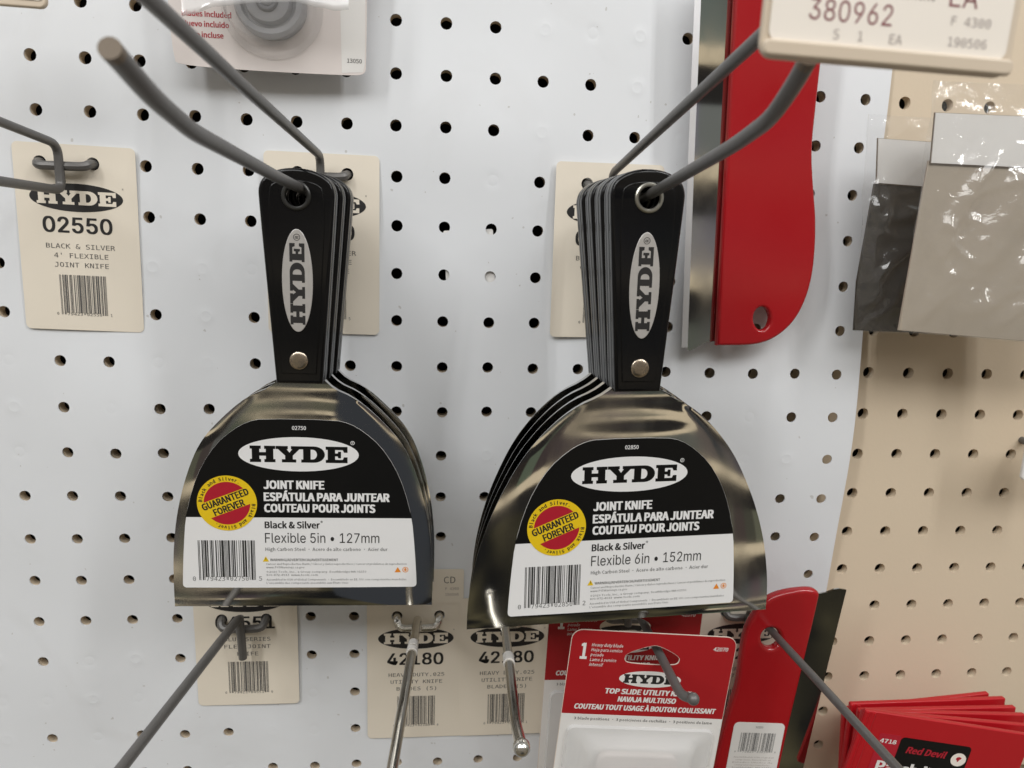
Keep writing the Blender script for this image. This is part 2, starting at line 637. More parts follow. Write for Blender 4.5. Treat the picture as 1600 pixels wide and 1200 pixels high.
def ball(m, c, r, mt, ku=1, kv=1, kw=1, nu=18, nv=10):
    vs, fs = [], []
    for j in range(nv + 1):
        a = math.pi * j / nv
        for i in range(nu):
            b = 2 * math.pi * i / nu
            vs.append((c[0] + r * ku * math.sin(a) * math.cos(b), c[1] + r * kv * math.cos(a), c[2] + r * kw * math.sin(a) * math.sin(b)))
    for j in range(nv):
        for i in range(nu):
            i2 = (i + 1) % nu
            fs.append((j * nu + i, j * nu + i2, (j + 1) * nu + i2, (j + 1) * nu + i))
    m.add(vs, fs, mt)


def ring(m, c, R, r, mt, n=32, k=10):
    vs, fs = [], []
    for i in range(n):
        a = 2 * math.pi * i / n
        for j in range(k):
            b = 2 * math.pi * j / k
            q = R + r * math.cos(b)
            vs.append((c[0] + q * math.cos(a), c[1] + q * math.sin(a), c[2] + r * math.sin(b)))
    for i in range(n):
        for j in range(k):
            fs.append((i * k + j, ((i + 1) % n) * k + j, ((i + 1) % n) * k + (j + 1) % k, i * k + (j + 1) % k))
    m.add(vs, fs, mt)


def tag(o, label, cat, group=None, kind=None):
    o['label'] = label
    o['category'] = cat
    if group:
        o['group'] = group
    if kind:
        o['kind'] = kind
    return o


def thing(name, loc, label, cat, group=None, roll=0.0, yaw=0.0):
    o = bpy.data.objects.new(name, None)
    o.empty_display_size = 0.01
    COL.objects.link(o)
    o.location = bl(*loc)
    o.rotation_euler = (0, -math.radians(roll), math.radians(yaw))
    return tag(o, label, cat, group)


def local(px, w, o, roll=0.0):
    p = at(px[0], px[1], w) - Vector(o)
    c, s = math.cos(math.radians(roll)), math.sin(math.radians(roll))
    return (c * p.x + s * p.y, -s * p.x + c * p.y)


# ================================================================== the board
P = 25.4


def zs(x, y):
    """how far the thin white sheet stands off the board"""
    c, r = x / P, -y / P
    g = lambda c0, r0, sc, sr: math.exp(-((c - c0) / sc) ** 2 - ((r - r0) / sr) ** 2)
    up = 3.3 if r < 9.2 else 4.2
    z = 1.2 + 9.5 * math.exp(-((min(c, 15.5) - 15.5) / 4.6) ** 2 - ((r - 9.2) / up) ** 2)
    z += 4.6 * g(7, 9.7, 3.4, 2.2) + 3.0 * g(2.0, 9.6, 2.6, 2.0) + 3.2 * g(8.5, 3.0, 3.0, 1.8) + 1.8 * g(17, 2.5, 2.2, 2.2)
    z += 0.35 * math.sin(c * 1.9 + .6 * r) + 0.25 * math.sin(r * 1.7 - .5 * c)
    return max(0.7, z)


def perforated(m, c0, c1, r0, r1, rad, depth, mt, zf, closed=(), mwall=None, xmax=None, xmin=None, seg=16):
    """one panel: a square cell round every hole, hole walls included; holes listed in closed are only embossed"""
    per = seg // 4
    for r in range(r0, r1 + 1):
        for c in range(c0, c1 + 1):
            cx, cy = c * P, -r * P
            sq = []
            for s in range(4):
                for i in range(per):
                    t = -1 + 2 * i / per
                    sq.append(((1, t), (-t, 1), (-1, -t), (t, -1))[s])
            outer = []
            for a, b in sq:
                x, y = cx + a * P / 2, cy + b * P / 2
                if xmax is not None and c == c1 and a > .99:
                    x = xmax
                if xmin is not None and c == c0 and a < -.99:
                    x = xmin
                outer.append((x, y))
            jx, jy = (random.uniform(-.25, .25), random.uniform(-.25, .25)) if closed else (0, 0)
            ang = [math.atan2(b, a) for a, b in sq]
            circ = lambda R: [(cx + jx + R * math.cos(a), cy + jy + R * math.sin(a)) for a in ang]
            levels = [(outer, 0), (circ(7.0), 0)]
            if (r, c) in closed:
                h = random.choice((-.035, -.05, .04, .06))
                levels += [(circ(rad + .55), 0), (circ(rad + .15), h), (circ(rad - .35), h), (circ(rad - .8), h * .35), (circ(.6), h * .3)]
            else:
                levels += [(circ(rad + .9), 0), (circ(rad), 0), (circ(rad), -depth)]
            vs, fs = [], []
            for lp, dz in levels:
                vs += [(x, y, zf(x, y) + dz) for x, y in lp]
            for k in range(len(levels) - 1):
                for i in range(seg):
                    i2 = (i + 1) % seg
                    fs.append((k * seg + i, k * seg + i2, (k + 1) * seg + i2, (k + 1) * seg + i))
            if (r, c) in closed:
                fs.append(tuple((len(levels) - 1) * seg + i for i in range(seg)))
            wf = fs[-seg:] if (r, c) not in closed and mwall else []
            m.add(vs, [f for f in fs if f not in wf], mt)
            if wf:
                k = m.slot(mwall)
                base = len(m.v) - len(vs)
                for f in wf:
                    m.f.append(tuple(base + i for i in f))
                    m.mi.append(k)


def weld(o, d=1e-5):
    bm = bmesh.new()
    bm.from_mesh(o.data)
    bmesh.ops.remove_doubles(bm, verts=bm.verts, dist=d)
    bmesh.ops.recalc_face_normals(bm, faces=bm.faces)
    bm.to_mesh(o.data)
    bm.free()
    o.data.polygons.foreach_set('use_smooth', [True] * len(o.data.polygons))
    o.data.set_sharp_from_angle(angle=math.radians(38))


WALLB = mat('raw_hardboard_core', (0.40, 0.27, 0.16), 0.8, var=0.15, scale=400)
m = M()
perforated(m, -7, 29, -3, 22, 3.45, 5.0, BEIGE, lambda x, y: 0.0)
brd = m.build('pegboard', smooth=None)
weld(brd)
tag(brd, 'beige hardboard pegboard with rows of round holes behind everything', 'pegboard', kind='structure')
m = M()
m.add(*mv(fill([rect(-195, -575, 755, 95)], 2), 0, 0, -26), DARKB)  # dark colour stands in for the shade of the gap behind the holes
bk = m.build('void_shade_panel')
tag(bk, 'added dark panel standing in for the shaded gap behind the pegboard holes', 'panel', kind='structure')

CLOSED = set()
for r, cs in ((1, (10, 11, 12)), (2, (12, 13)), (3, (10, 13)), (4, (9,)), (5, (-1,)), (6, (2, 3, 4)), (7, (3, 16, 0)), (8, (-1, 2, 3)), (9, (-1, 1, 15)), (10, (-1, 9, 15, 16)),
              (15, (-2, 0, 1)), (16, (-2, -1, 0, 1, 2, 5)), (17, (-2, 0, 4, 5)), (0, (3, 8, 14)), (13, (16,)), (18, (0, 3)), (19, (2, 5, 9))):
    for c in cs:
        CLOSED.add((r, c))
m = M()
perforated(m, -7, 17, -3, 21, 3.05, 0.7, WHITE, zs, CLOSED, xmax=445.7)
sheet = m.build('perforated_sheet', smooth=None)
weld(sheet)
tag(sheet, 'thin white perforated plastic sheet bulging over the left of the beige pegboard', 'wall panel', kind='structure')

m = M()
m.add(*mv(fill([rrect(-13.5, -14.5, 13.5, 14.5, 1)], .2), 8.55 * P, -5.6 * P, .6, 4), CWHITE)
o = m.build('paper_scrap')
tag(o, 'white scrap of paper showing through four holes between the two knife stacks', 'paper')


# ================================================================== display hooks
HG = 'steel hooks plugged into the pegboard'


def crossbar(m, u, v, mt, r=2.3, sag=2.0, w=7.5):
    a, b = u - P / 2, u + P / 2
    tube(m, [(a, v, -8), (a, v, w - 3), (a + 1.5, v - sag, w), (b - 1.5, v - sag, w), (b, v, w - 3), (b, v, -8)], r, mt, 4)


def double_hook(u, v, low, up, label, tip_cut=True):
    t = thing('display_hook', (u, v, 8), label, 'hook', HG)
    o = (u, v, 8)
    m = M()
    crossbar(m, u, v, WIRE)
    m.build('crossbar', t, off=o)
    m = M()
    tube(m, [(u, v - 4.6, 9.5)] + [tuple(p) for p in low], 2.25, WIRE, 7, 12)
    rod = m.build('lower_rod', t, off=o)
    if tip_cut:
        a, b = Vector(low[-2]), Vector(low[-1])
        d = (b - a).normalized()
        m = M()
        tube(m, [tuple(b - d * 2.0), tuple(b + d * .3)], 2.29, TIP, 1, 12)
        m.build('tip', rod, off=o)
    m = M()
    tube(m, [(u, v - 4.6, 9.5)] + [tuple(p) for p in up], 2.1, WIRE, 7, 12)
    m.build('upper_rod', t, off=o)
    return t


def ext(p, q, d):
    p, q = Vector(p), Vector(q)
    return tuple(q + (q - p).normalized() * d)


V4 = -4 * P
low = [(139.7, -114.6, 9.5), at(430, 275, 106), at(300, 205, 193), at(238, 152, 219), at(172, 76, 238)]
up = [(139.7, -93.5, 9.5), at(375, 130, 150), at(235, 0, 216)]
up.append(ext(up[1], up[2], 40))
double_hook(139.7, V4, low, up, 'grey double wire hook carrying the five inch knives, with a bare upturned brown tip')
low = [(292.1, -114.8, 9.5), at(1012, 306, 82), at(1150, 225, 175), at(1205, 185, 199), at(1242, 130, 212), at(1263, 92, 219)]
up = [(292.1, -96, 9.5), at(1060, 175, 117), at(1180, 65, 184)]
up.append(ext(up[1], up[2], 52))
upR = up[-1]
double_hook(292.1, V4, low, up, 'grey double wire hook carrying the six inch knives, its ends behind the price plate')
low = [(12.7, -115.5, 9.5), at(0, 283, 58)]
low.append(ext(low[0], low[1], 150))
up = [(12.7, -93.5, 9.5), at(0, 190, 54)]
up.append(ext(up[0], up[1], 150))
double_hook(12.7, V4, low, up, 'empty grey double wire hook at the left edge, over the shelf tag numbered 02550', False)


def single_hook(u, v, top, stub, pts, mt, label, r=2.4, end=None, tape=None, sag=2.6, ballr=0.0):
    t = thing('peg_hook', (u, v, 8), label, 'hook', HG)
    o = (u, v, 8)
    m = M()
    crossbar(m, u, v, mt, 2.3, sag)
    m.build('crossbar', t, off=o)
    m = M()
    if stub:
        tube(m, [(u, top, 11), (u + .3, stub, 9.0)], r, mt, 2)
    tube(m, [(u, v - 4.5, 10.5), (u, top, 11)] + [tuple(p) for p in pts], r, mt, 5, 12)
    rod = m.build('rod', t, off=o)
    if ballr:
        m = M()
        ball(m, pts[-1], ballr, mt)
        m.build('ball_tip', t, off=o)
    if tape:
        m = M()
        for k in tape:
            a, b = Vector(k[0]), Vector(k[1])
            tube(m, [tuple(a), tuple(b)], r + k[2], TAPE, 1, 14)
        m.build('tape_band', rod, off=o)
    return t


V14 = -14 * P
e = at(190, 1200, 140)
b = (88.9, -349.5, 11)
single_hook(88.9, V14, -349.5, -377, [e, ext(b, e, 60)], WIRE, 'dark grey single hook with a short stub, slanting to the lower left', 2.4, sag=3.5)
e = at(613, 1200, 130)
b = Vector((190.5, -352.0, 11))
ln = lambda t: b.lerp(Vector(e), t)
single_hook(190.5, V14, -352, None, [e, ext(b, e, 50)], ZINC, 'bright zinc hook under the right corner of the left knife stack, with white tape', 2.5,
            tape=[(ln(.22), ln(.26), .35), (ln(.275), ln(.30), .6)], sag=5)
e = at(806, 1132, 130)
f = at(815, 1168, 147)
b = Vector((241.3, -351.5, 11))
ln = lambda t: b.lerp(Vector(e), t)
single_hook(241.3, V14, -351.5, None, [e, f], ZINC, 'bright zinc hook with a ball end and a taped joint, below the six inch knives', 2.45,
            tape=[(ln(.46), ln(.53), .5)], sag=4, ballr=3.6)
e = at(1064, 1086, 107)
f = at(1083, 1092, 113)
single_hook(317.5, V14, -341, None, [e, f], WIRE, 'short dark hook with a bent ball tip holding the utility knife cards', 2.3, ballr=2.9)
e = at(1400, 1198, 150)
b = (393.7, -349.5, 11)
single_hook(393.7, V14, -349.5, None, [e, ext(b, e, 60)], WIRE, 'long grey hook through the hole of the lower red scraper, slanting to the lower right', 2.1)


# ================================================================== shelf tags
TG = 'cream shelf tags hung at the hooks'


def shelf_tag(u, v, roll, number, lines, digits, label, holes=True, hv=-14 * P, hu=None, w0=None, mats=CREAM):
    """u, v: top left corner; 59 x 94 mm"""
    w = (w0 if w0 is not None else 0) + 0
    cu, cv = u + 29.5, v - 47
    zc = w0 if w0 is not None else max(zs(u + a, v - b) for a in (0, 20, 40, 59) for b in (0, 30, 60, 94)) + .2
    m = M()
    out = rrect(0, -94, 59, 0, 2.6)
    loops = [out]
    if holes:
        for s in (-1, 1):
            hx, hy = (hu if hu else u + 29.5) + s * P / 2 - u, hv - v
            c, q = math.cos(math.radians(roll)), math.sin(math.radians(roll))
            loops.append(ell(3.2, 3.2, 16, c * hx + q * hy, -q * hx + c * hy)[::-1])
    m.add(*fill(loops, .15), mats)
    emblem(m, 29.3, -26.0, .18, 22.7, 7.0, 38.5, 7.0, INK, mats)
    m.add(*mv(text('R', .9, None, 0, SANS), 51.8, -21.0, .18), GREYINK)
    m.add(*mv(text(number, 7.9, 34, .028, THIN, 'c', res=4), 29, -43.7, .18), INK)
    for k, l in enumerate(lines):
        m.add(*mv(text(l, 2.4, 2.42 * len(l), 0.0, MONO, 'c', res=1), 29.8, -51.7 - 4.75 * k, .18), GREYINK)
    barcode(m, digits, 18.2, -65.2, 23, 19.8, .18, GREYINK, 1.5, .9)
    t = m.build('shelf_tag')
    t.location = bl(u, v, zc)
    t.rotation_euler = (0, -math.radians(roll), 0)
    return tag(t, label, 'price tag', TG)


shelf_tag(-12.6, -92, -1.2, '02550', ['BLACK & SILVER', "4' FLEXIBLE", 'JOINT KNIFE'], '079423025501', 'cream shelf tag printed 02550 behind the empty hook at the left edge', hv=V4, hu=12.7)
shelf_tag(110.1, -91.4, -.4, '02750', ['BLACK & SILVER', '5 " FLEXIBLE', 'JOINT KNIFE'], '079423027505', 'cream shelf tag almost hidden behind the handles of the five inch knives', hv=V4, hu=139.7)
shelf_tag(262.3, -90.6, .2, '02850', ['BLACK & SILVER', '6 " FLEXIBLE', 'JOINT KNIFE'], '079423028502', 'cream shelf tag half hidden by the handles of the six inch knives', hv=V4, hu=292.1)
shelf_tag(60.6, -318, -.3, '04551', ['BLUE SERIES', ' FLEX JOINT', 'KNIFE'], '079423045510', 'cream shelf tag for a flex joint knife under the left knife stack', hu=88.9)
shelf_tag(160.0, -344.5, -.2, '42180', ['HEAVY DUTY.025', 'UTILITY KNIFE', 'BLADES (5)'], '079423421804', 'cream shelf tag for five utility blades behind the taped zinc hook', hu=190.5, w0=2.3)
shelf_tag(215.5, -344.5, .1, '42180', ['HEAVY DUTY.025', 'UTILITY KNIFE', 'BLADES (5)'], '079423421801', 'cream shelf tag for utility blades behind the zinc hook with the ball end', hu=241.3, w0=2.9)
shelf_tag(288, -344.5, 0, '42070', ['TOP SLIDE', 'UTILITY KNIFE', ''], '079423420709', 'cream shelf tag hidden behind the red utility knife cards', hu=317.5)
shelf_tag(364, -344.5, 0, '33250', ['ALUMINUM', 'PAINT SHIELD', ''], '079423332509', 'cream shelf tag behind the lower red scraper and the knife card', hu=393.7)


def sticker(u, v, w, label, unit):
    m = M()
    m.add(*fill([rrect(0, -22, 57, 0, 1.5)], .2), CREAM)
    m.add(*mv(text(unit, 4.2, None, .0, SANS), 45, -9, .15), GREYINK)
    m.add(*mv(text('F 4300', 1.7, None, 0, MONO, res=1), 46, -13.4, .15), PALEINK)
    m.add(*mv(text('190506', 1.7, None, 0, MONO, res=1), 46, -17.2, .15), PALEINK)
    m.add(*mv(text('10 1  ' + unit, 2.2, None, 0, MONO, res=1), 22, -17.4, .15), GREYINK)
    o = m.build('price_sticker')
    o.location = bl(u, v, w)
    return tag(o, label, 'sticker', 'cream price stickers above the shelf tags')


sticker(160.5, -325.5, 2.75, 'cream price sticker marked CD between the bottoms of the two knife stacks', 'CD')
sticker(365, -325.5, 4.4, 'cream price sticker marked EA behind the top of the lower red scraper', 'EA')


# ================================================================== joint knives
TK = 6.3                                                            # half thickness of the handle
HO = [(-10.6, -84.6), (10.6, -84.6), (16.6, -1), (16.5, 3), (14.8, 7.0), (10.2, 10.2), (4, 11.9), (-4, 11.9), (-10.2, 10.2), (-14.8, 7.0), (-16.5, 3), (-16.6, -1)]
BL5 = [(10.6, -83.5), (15, -88), (25, -92), (37.5, -103), (48, -115), (54.8, -131), (60.2, -151), (62.7, -170), (63.4, -186), (63.5, -200.4)]
BL6 = [(10.6, -83.5), (16, -87.5), (27, -92), (39, -101.5), (50.5, -115), (58, -128), (65.5, -144), (71.5, -162), (75, -180), (76.1, -192), (76.2, -200.2)]


def interp(tab, v):
    for (a, va), (b, vb) in zip(tab, tab[1:]):
        if vb <= v <= va:
            t = (va - v) / (va - vb)
            return a + (b - a) * t
    return tab[-1][0]


def blade_mesh(tab):
    tab = smooth2(tab, False, 2)
    v0, v1 = tab[0][1], tab[-1][1]
    rows, cols = 46, 30
    m = M()
    for side in (0, 1):
        vs = []
        for i in range(rows + 1):
            v = v0 + (v1 - v0) * (i / rows) ** 1.15
            h = interp(tab, v)
            for j in range(cols + 1):
                s = -1 + 2 * j / cols
                s = math.copysign(1 - (1 - abs(s)) ** 1.35, s)
                u = s * h
                edge = max(0, (abs(s) - .80) / .20)
                w = 1.15 * math.exp(-((v + 84) / 11) ** 2) + .25 * math.exp(-((v + 99) / 5) ** 2) * (1 - s * s)
                w -= .30 * edge * edge * (1 if v < -92 else 0)
                w -= .35 * max(0, (v1 + 6 - v) / 6) ** 2
                w = w if side == 0 else -1.0 - w
                vs.append((u, v, w))
        fs = []
        n = cols + 1
        for i in range(rows):
            for j in range(cols):
                fs.append((i * n + j, (i + 1) * n + j, (i + 1) * n + j + 1, i * n + j + 1))
        m.add(vs, fs, STEEL)
    # rim
    n = cols + 1
    B = (rows + 1) * n
    k = m.slot(EDGE)
    for i in range(rows):
        for j in (0, cols):
            m.f.append((i * n + j, (i + 1) * n + j, B + (i + 1) * n + j, B + i * n + j))
            m.mi.append(k)
    for j in range(cols):
        a = rows * n + j
        m.f.append((a, a + 1, B + a + 1, B + a))
        m.mi.append(k)
    # tang between the two scales of the handle
    m.add(*mv(fill([smooth2([(x * 1.006, y * 1.004) for x, y in HO], True, 2, (0, 1)), ell(4.9, 4.9, 24)[::-1]], 2.6), 0, 0, -.4), TANG)
    return m


LABEL_OUT = [(-57.2, 2.5), (-56.9, .8), (-55.2, 0), (55.2, 0), (56.9, .8), (57.2, 2.5), (56, 20), (54.3, 37.2), (50.5, 52), (45.5, 64), (38.5, 74.5), (30.5, 81.5), (24, 85.3), (17, 87), (-17, 87), (-24, 85.3), (-30.5, 81.5), (-38.5, 74.5), (-45.5, 64), (-50.5, 52), (-54.3, 37.2), (-56, 20)]


def knife_label(num, size, digits):
    m = M()
    out = smooth2(LABEL_OUT, True, 1)
    m.add(*mv(fill([out], .16), 0, 0, .2), LABW)
    topk = [p for p in out if p[1] >= 37.2]
    topk = [(-54.35, 37.2)] + sorted([p for p in topk if p[0] < 0], key=lambda p: p[1]) + sorted([p for p in topk if p[0] >= 0], key=lambda p: -p[1]) + [(54.35, 37.2)]
    m.add(*mv(fill([[(x * .999, y - .02) for x, y in topk]]), 0, 0, .32), LABK)
    w = .37
    m.add(*mv(text(num, 1.9, 6.6, .02, SANS, 'c'), 0, 81.8, w), LABW)
    emblem(m, -.2, 69.6, w, 28.4, 8.6, 46, 8.2, LABW, LABK)
    m.add(*mv(fill([ell(1.0, 1.0, 16), ell(.75, .75, 16)[::-1]]), 25.2, 75.7, w), LABW)
    m.add(*mv(text('R', .9, None, .02, SANS, 'c'), 25.2, 75.3, w), LABW)
    for s, v, wd in (('JOINT KNIFE', 51.9, 29), ('ESPÁTULA PARA JUNTEAR', 45.7, 60.5), ('COUTEAU POUR JOINTS', 39.9, 53.6)):
        m.add(*mv(text(s, 4.4, wd, .062, SANS), -17.3, v, w), LABW)
    m.add(*mv(text('Black & Silver', 3.5, 26.5, .035, SANS), -17.2, 31.6, w), INK)
    m.add(*mv(text('®', 1.9, None, .0, SANS), 9.6, 33.6, w), INK)
    m.add(*mv(text(size, 5.1, 55.5, 0, THIN, res=4), -17.2, 24.0, w), INK)
    m.add(*mv(text('High Carbon Steel • Acero de alto carbono • Acier dur', 1.75, 59.5, .006, SANS, res=1), -17.1, 19.7, w), FINE)
    m.add(*fill([[(-18.6, 14.0), (-15.6, 14.0), (-17.1, 16.8)]]) and mv(fill([[(-18.6, 14.0), (-15.6, 14.0), (-17.1, 16.8)]]), 0, 0, w), YEL)
    m.add(*mv(fill([rect(-17.22, 14.9, -16.98, 16.1)]), 0, 0, w + .05), INK)
    m.add(*mv(text('WARNING/ADVERTENCIA/AVERTISSEMENT', 1.3, 33, .012, SANS, res=1), -15.0, 14.3, w), FINE)
    for s, v, wd in (('Cancer and Reproductive Harm / Cáncer y daños reproductivos / Cancer et problèmes de reproduction', 12.2, 69), ('www.P65Warnings.ca.gov', 10.4, 18.5),
                     ('©2020 Tools, Inc., a Group company. Southbridge MA 01550', 8.0, 49), ('800-872-4933  www.tools.com', 6.3, 25),
                     ('Assembled in USA of Global Components • Ensamblado en EE. UU. con componentes mundiales', 3.8, 69), ("L'ensemble des composants assemblés aux États-Unis", 2.0, 40)):
        m.add(*mv(text(s, 1.05, wd, 0.0, SANS, res=1), -17, v, w), FINE)
    m.add(*mv(fill([[(46.0, 8.2), (49.2, 8.2), (47.6, 11.0)]]), 0, 0, w), ORANGE)
    m.add(*mv(fill([ell(1.5, 1.5, 20), ell(1.15, 1.15, 20)[::-1]]), 51.4, 9.6, w), ORANGE)
    m.add(*mv(fill([ell(.6, .8, 12)]), 51.4, 9.6, w), ORANGE)
    barcode(m, digits, -49.2, 25.2, 27, 19.4, w, LABG, 2.3, 1.6, FINE)
    # round guarantee seal
    sc = (-34.6, 44.4)
    m.add(*mv(fill([ell(14.1, 14.1, 56)]), sc[0], sc[1], w + .05), YEL)
    a = 13.0
    R = 10.9
    rot = 22
    for a0, a1 in ((23, 157), (203, 337)):
        m.add(*mv(fill([ell(R, R, 30, 0, 0, a0, a1)]), sc[0], sc[1], w + .1, rot + (0 if a0 < 90 else 0)), SRED)
    m.add(*mv(text('GUARANTEED', 3.5, 23.5, .045, SANS, 'c'), sc[0] - math.sin(math.radians(rot)) * .45, sc[1] + .35, w + .12, rot), INK)
    m.add(*mv(text('FOREVER', 3.5, 15.5, .045, SANS, 'c'), sc[0] + math.sin(math.radians(rot)) * 4.0, sc[1] - 3.75, w + .12, rot), INK)
    for txt, a0, a1 in (('Black and Silver.', 174, 62), ('Black and Silver.', -4, -116)):
        n = len(txt)
        for i, ch in enumerate(txt):
            if ch == ' ':
                continue
            an = a0 + (a1 - a0) * i / (n - 1)
            g = text(ch, 1.75, None, .03, SANS, 'c', res=1)
            ra = math.radians(an)
            m.add(*mv(g, sc[0] + 11.6 * math.cos(ra), sc[1] + 11.6 * math.sin(ra), w + .12, an - 90), INK)
    return m


def joint_knife(tab, num, size, digits, vb, lo, loc, roll, yaw, label, group, eye):
    t = thing('joint_knife', loc, label, 'putty knife', group, roll, yaw)
    b = blade_mesh(tab).build('blade', t, smooth=30)
    l = knife_label(num, size, digits).build('label', b, smooth=0)
    l.location = bl(lo, vb, 0)
    m = M()
    ho = smooth2(HO, True, 2, (0, 1))
    for s in (1, -1):
        m.add(*mv(fill([ho, ell(4.7, 4.7, 28)[::-1]], TK - 1.0, 1.5, 4), 0, 0, -.4 + s * (TK + 1.0) / 2), BLACKP)
    inn = smooth2([(-8.0, -80), (8.0, -80), (13.4, 1), (8.5, 6.8), (-8.5, 6.8), (-13.4, 1)], True, 3, (0, 1))
    m.add(*mv(fill([inn, ell(4.9, 4.9, 28)[::-1]], 1.2, .5, 3), 0, 0, TK - .4 - .25), BLACKP)
    h = m.build('handle', t, smooth=50)
    fw = TK - .4 + .36
    m = M()
    ring(m, (0, 0, fw), 5.5, 1.0, eye)
    m.build('eyelet', h)
    m = M()
    m.add(*mv(fill([ell(6.8, 23, 56)], .5, .2, 2), 0, -37.3, fw + .1), BADGE)
    m.add(*mv(mv(SLABW, -18.2, 0, 0, 0, 36.4, 6.6), 0, -38.7, fw + .42, 90), INK)
    m.add(*mv(fill([ell(1.5, 1.5, 20), ell(1.25, 1.25, 20)[::-1]]), 0, -17.9, fw + .42), INK)
    m.add(*mv(text('R', 1.5, None, .02, SANS, 'c'), .75, -17.9, fw + .42, 90), INK)
    m.build('badge', h, smooth=40)
    m = M()
    vs, fs, n = [], [], 28
    prof = [(4.25, -.3), (4.25, .45), (3.9, .75), (2.5, .95), (.01, 1.0)]
    for r, z in prof:
        vs += [(r * math.cos(2 * math.pi * i / n), -73.6 + r * math.sin(2 * math.pi * i / n), fw + z) for i in range(n)]
    for k in range(len(prof) - 1):
        fs += [(k * n + i, k * n + (i + 1) % n, (k + 1) * n + (i + 1) % n, (k + 1) * n + i) for i in range(n)]
    m.add(vs, fs, RIVET)
    m.build('rivet', h, smooth=50)
    return t


def copy_thing(src, loc, roll, yaw, label):
    def rec(o, parent):
        c = o.copy()
        COL.objects.link(c)
        if parent:
            c.parent = parent
        for ch in o.children:
            rec(ch, c)
        return c
    r = rec(src, None)
    r.location = bl(*loc)
    r.rotation_euler = (0, -math.radians(roll), math.radians(yaw))
    r['label'] = label
    return r


YAW = 3.5
k5 = joint_knife(BL5, '02750', 'Flexible 5in • 127mm', '079423027505', -190.1, -1.7, (138.5, -117.0, 57.7), -.7, 0,
                 'front five inch joint knife of the left stack, its whole label facing the viewer', 'five inch joint knives on the left hook', EYE)
copy_thing(k5, (140.2, -116.8, 44.7), -1.2, 0, 'middle five inch joint knife, sandwiched between two others of the left stack')
copy_thing(k5, (142.0, -116.6, 31.7), -1.6, 0, 'rearmost five inch joint knife of the left stack, nearest the board')
k6 = joint_knife(BL6, '02850', 'Flexible 6in • 152mm', '079423028502', -194.8, .4, (289.9, -113.8, 82.4), .8, YAW,
                 'front six inch joint knife of the right stack, its whole label facing the viewer', 'six inch joint knives on the right hook', EYEM)
copy_thing(k6, (288.3, -113.9, 69.4), 1.6, YAW, 'second six inch joint knife of the right stack, directly behind the front one')
copy_thing(k6, (286.6, -114.0, 56.4), 2.5, YAW, 'third six inch joint knife of the right stack, one before the rearmost')
copy_thing(k6, (284.9, -114.1, 43.4), 3.3, YAW, 'rearmost six inch joint knife of the right stack, nearest the board')


# ================================================================== red scrapers
def plate_obj(name, outline, holes, w, th, bev, mt, parent, o, sm=45, extra=None):
    m = M()
    m.add(*mv(fill([outline] + [h[::-1] for h in holes], th, bev, 4), 0, 0, w), mt)
    if extra:
        extra(m)
    return m.build(name, parent, smooth=sm, off=o)


SG = 'red-handled steel scrapers'
o1 = (375, -95, 18)
t = thing('wide_scraper', o1, 'upper red scraper hanging upside down right of the knives, steel blade along its left side', 'scraper', SG)
z = 20
ab = lambda pts, z: [tuple(at(x, y, z)[:2]) for x, y in pts]
red = ab([(1117, 539), (1130, 300), (1146, 0), (1149, -60), (1290, -60), (1285, 40), (1272, 160), (1264, 235), (1267, 290), (1272, 350), (1268, 420), (1257, 465), (1238, 502), (1208, 528), (1175, 539)], z)
red = smooth2(red, True, 3, (0, 3, 4))
hole = ab([(1187 + 13 * math.cos(a * math.pi / 10), 497 + 18 * math.sin(a * math.pi / 10)) for a in range(20)], z)
plate_obj('handle', red, [hole], 20.5, 5.5, 1.6, PRED, t, o1)


def blade_strip(left, right, w, bevel_px):
    """left / right edge lines in mm (top to bottom); a ground facet runs along the outer edge"""
    m = M()
    n = len(left)
    vs = []
    for (a, b), (c, d) in zip(left, right):
        dx, dy = c - a, d - b
        L = math.hypot(dx, dy)
        k = bevel_px / L
        for f, ww in ((0, w - .9), (k, w), (1, w)):
            vs.append((a + dx * f, b + dy * f, ww))
        for f, ww in ((1, w - 1.2), (0, w - 1.1)):
            vs.append((a + dx * f, b + dy * f, ww))
    fs, mi = [], []
    for i in range(n - 1):
        for k in range(5):
            k2 = (k + 1) % 5
            fs.append((i * 5 + k, i * 5 + k2, (i + 1) * 5 + k2, (i + 1) * 5 + k))
    fs.append(tuple(range(5)))
    fs.append(tuple((n - 1) * 5 + k for k in range(5)))
    return m, vs, fs


zb = 17
L_ = ab([(1090, -60), (1086, 0), (1076, 250), (1066, 543)], zb)
R_ = ab([(1152, -60), (1150, 0), (1138, 250), (1092, 541)], zb)
Rm = ab([(1160, -60), (1156, 0), (1146, 250), (1124, 530)], zb)
low_edge = ab([(1066, 543), (1069, 547), (1077, 548), (1086, 544), (1096, 538), (1108, 534), (1124, 533)], zb)
m = M()
out = [(p[0] + 3.0, p[1]) for p in L_[:3]] + [(low_edge[0][0] + 3.0, low_edge[0][1] - 1.2)] + low_edge[2:] + [Rm[2], Rm[1], Rm[0]]
m.add(*mv(fill([out[::-1]], 1.1, .0), 0, 0, zb - .55), STEEL)
# ground facet along the free edge
fl = [L_[0], L_[1], L_[2], low_edge[0]]
fr_ = [(p[0] + 3.1, p[1]) for p in fl]
vs = [(p[0], p[1], zb - .75) for p in fl] + [(p[0], p[1], zb + .02) for p in fr_] + [(p[0], p[1], zb - 1.0) for p in fl] + [(p[0], p[1], zb - 1.05) for p in fr_]
q4 = lambda a, b_: [(a + i, a + i + 1, b_ + i + 1, b_ + i) for i in range(3)]
m.add(vs, q4(0, 4) + q4(8, 12) + q4(0, 8), FACET)
m.build('blade', t, smooth=20, off=o1)

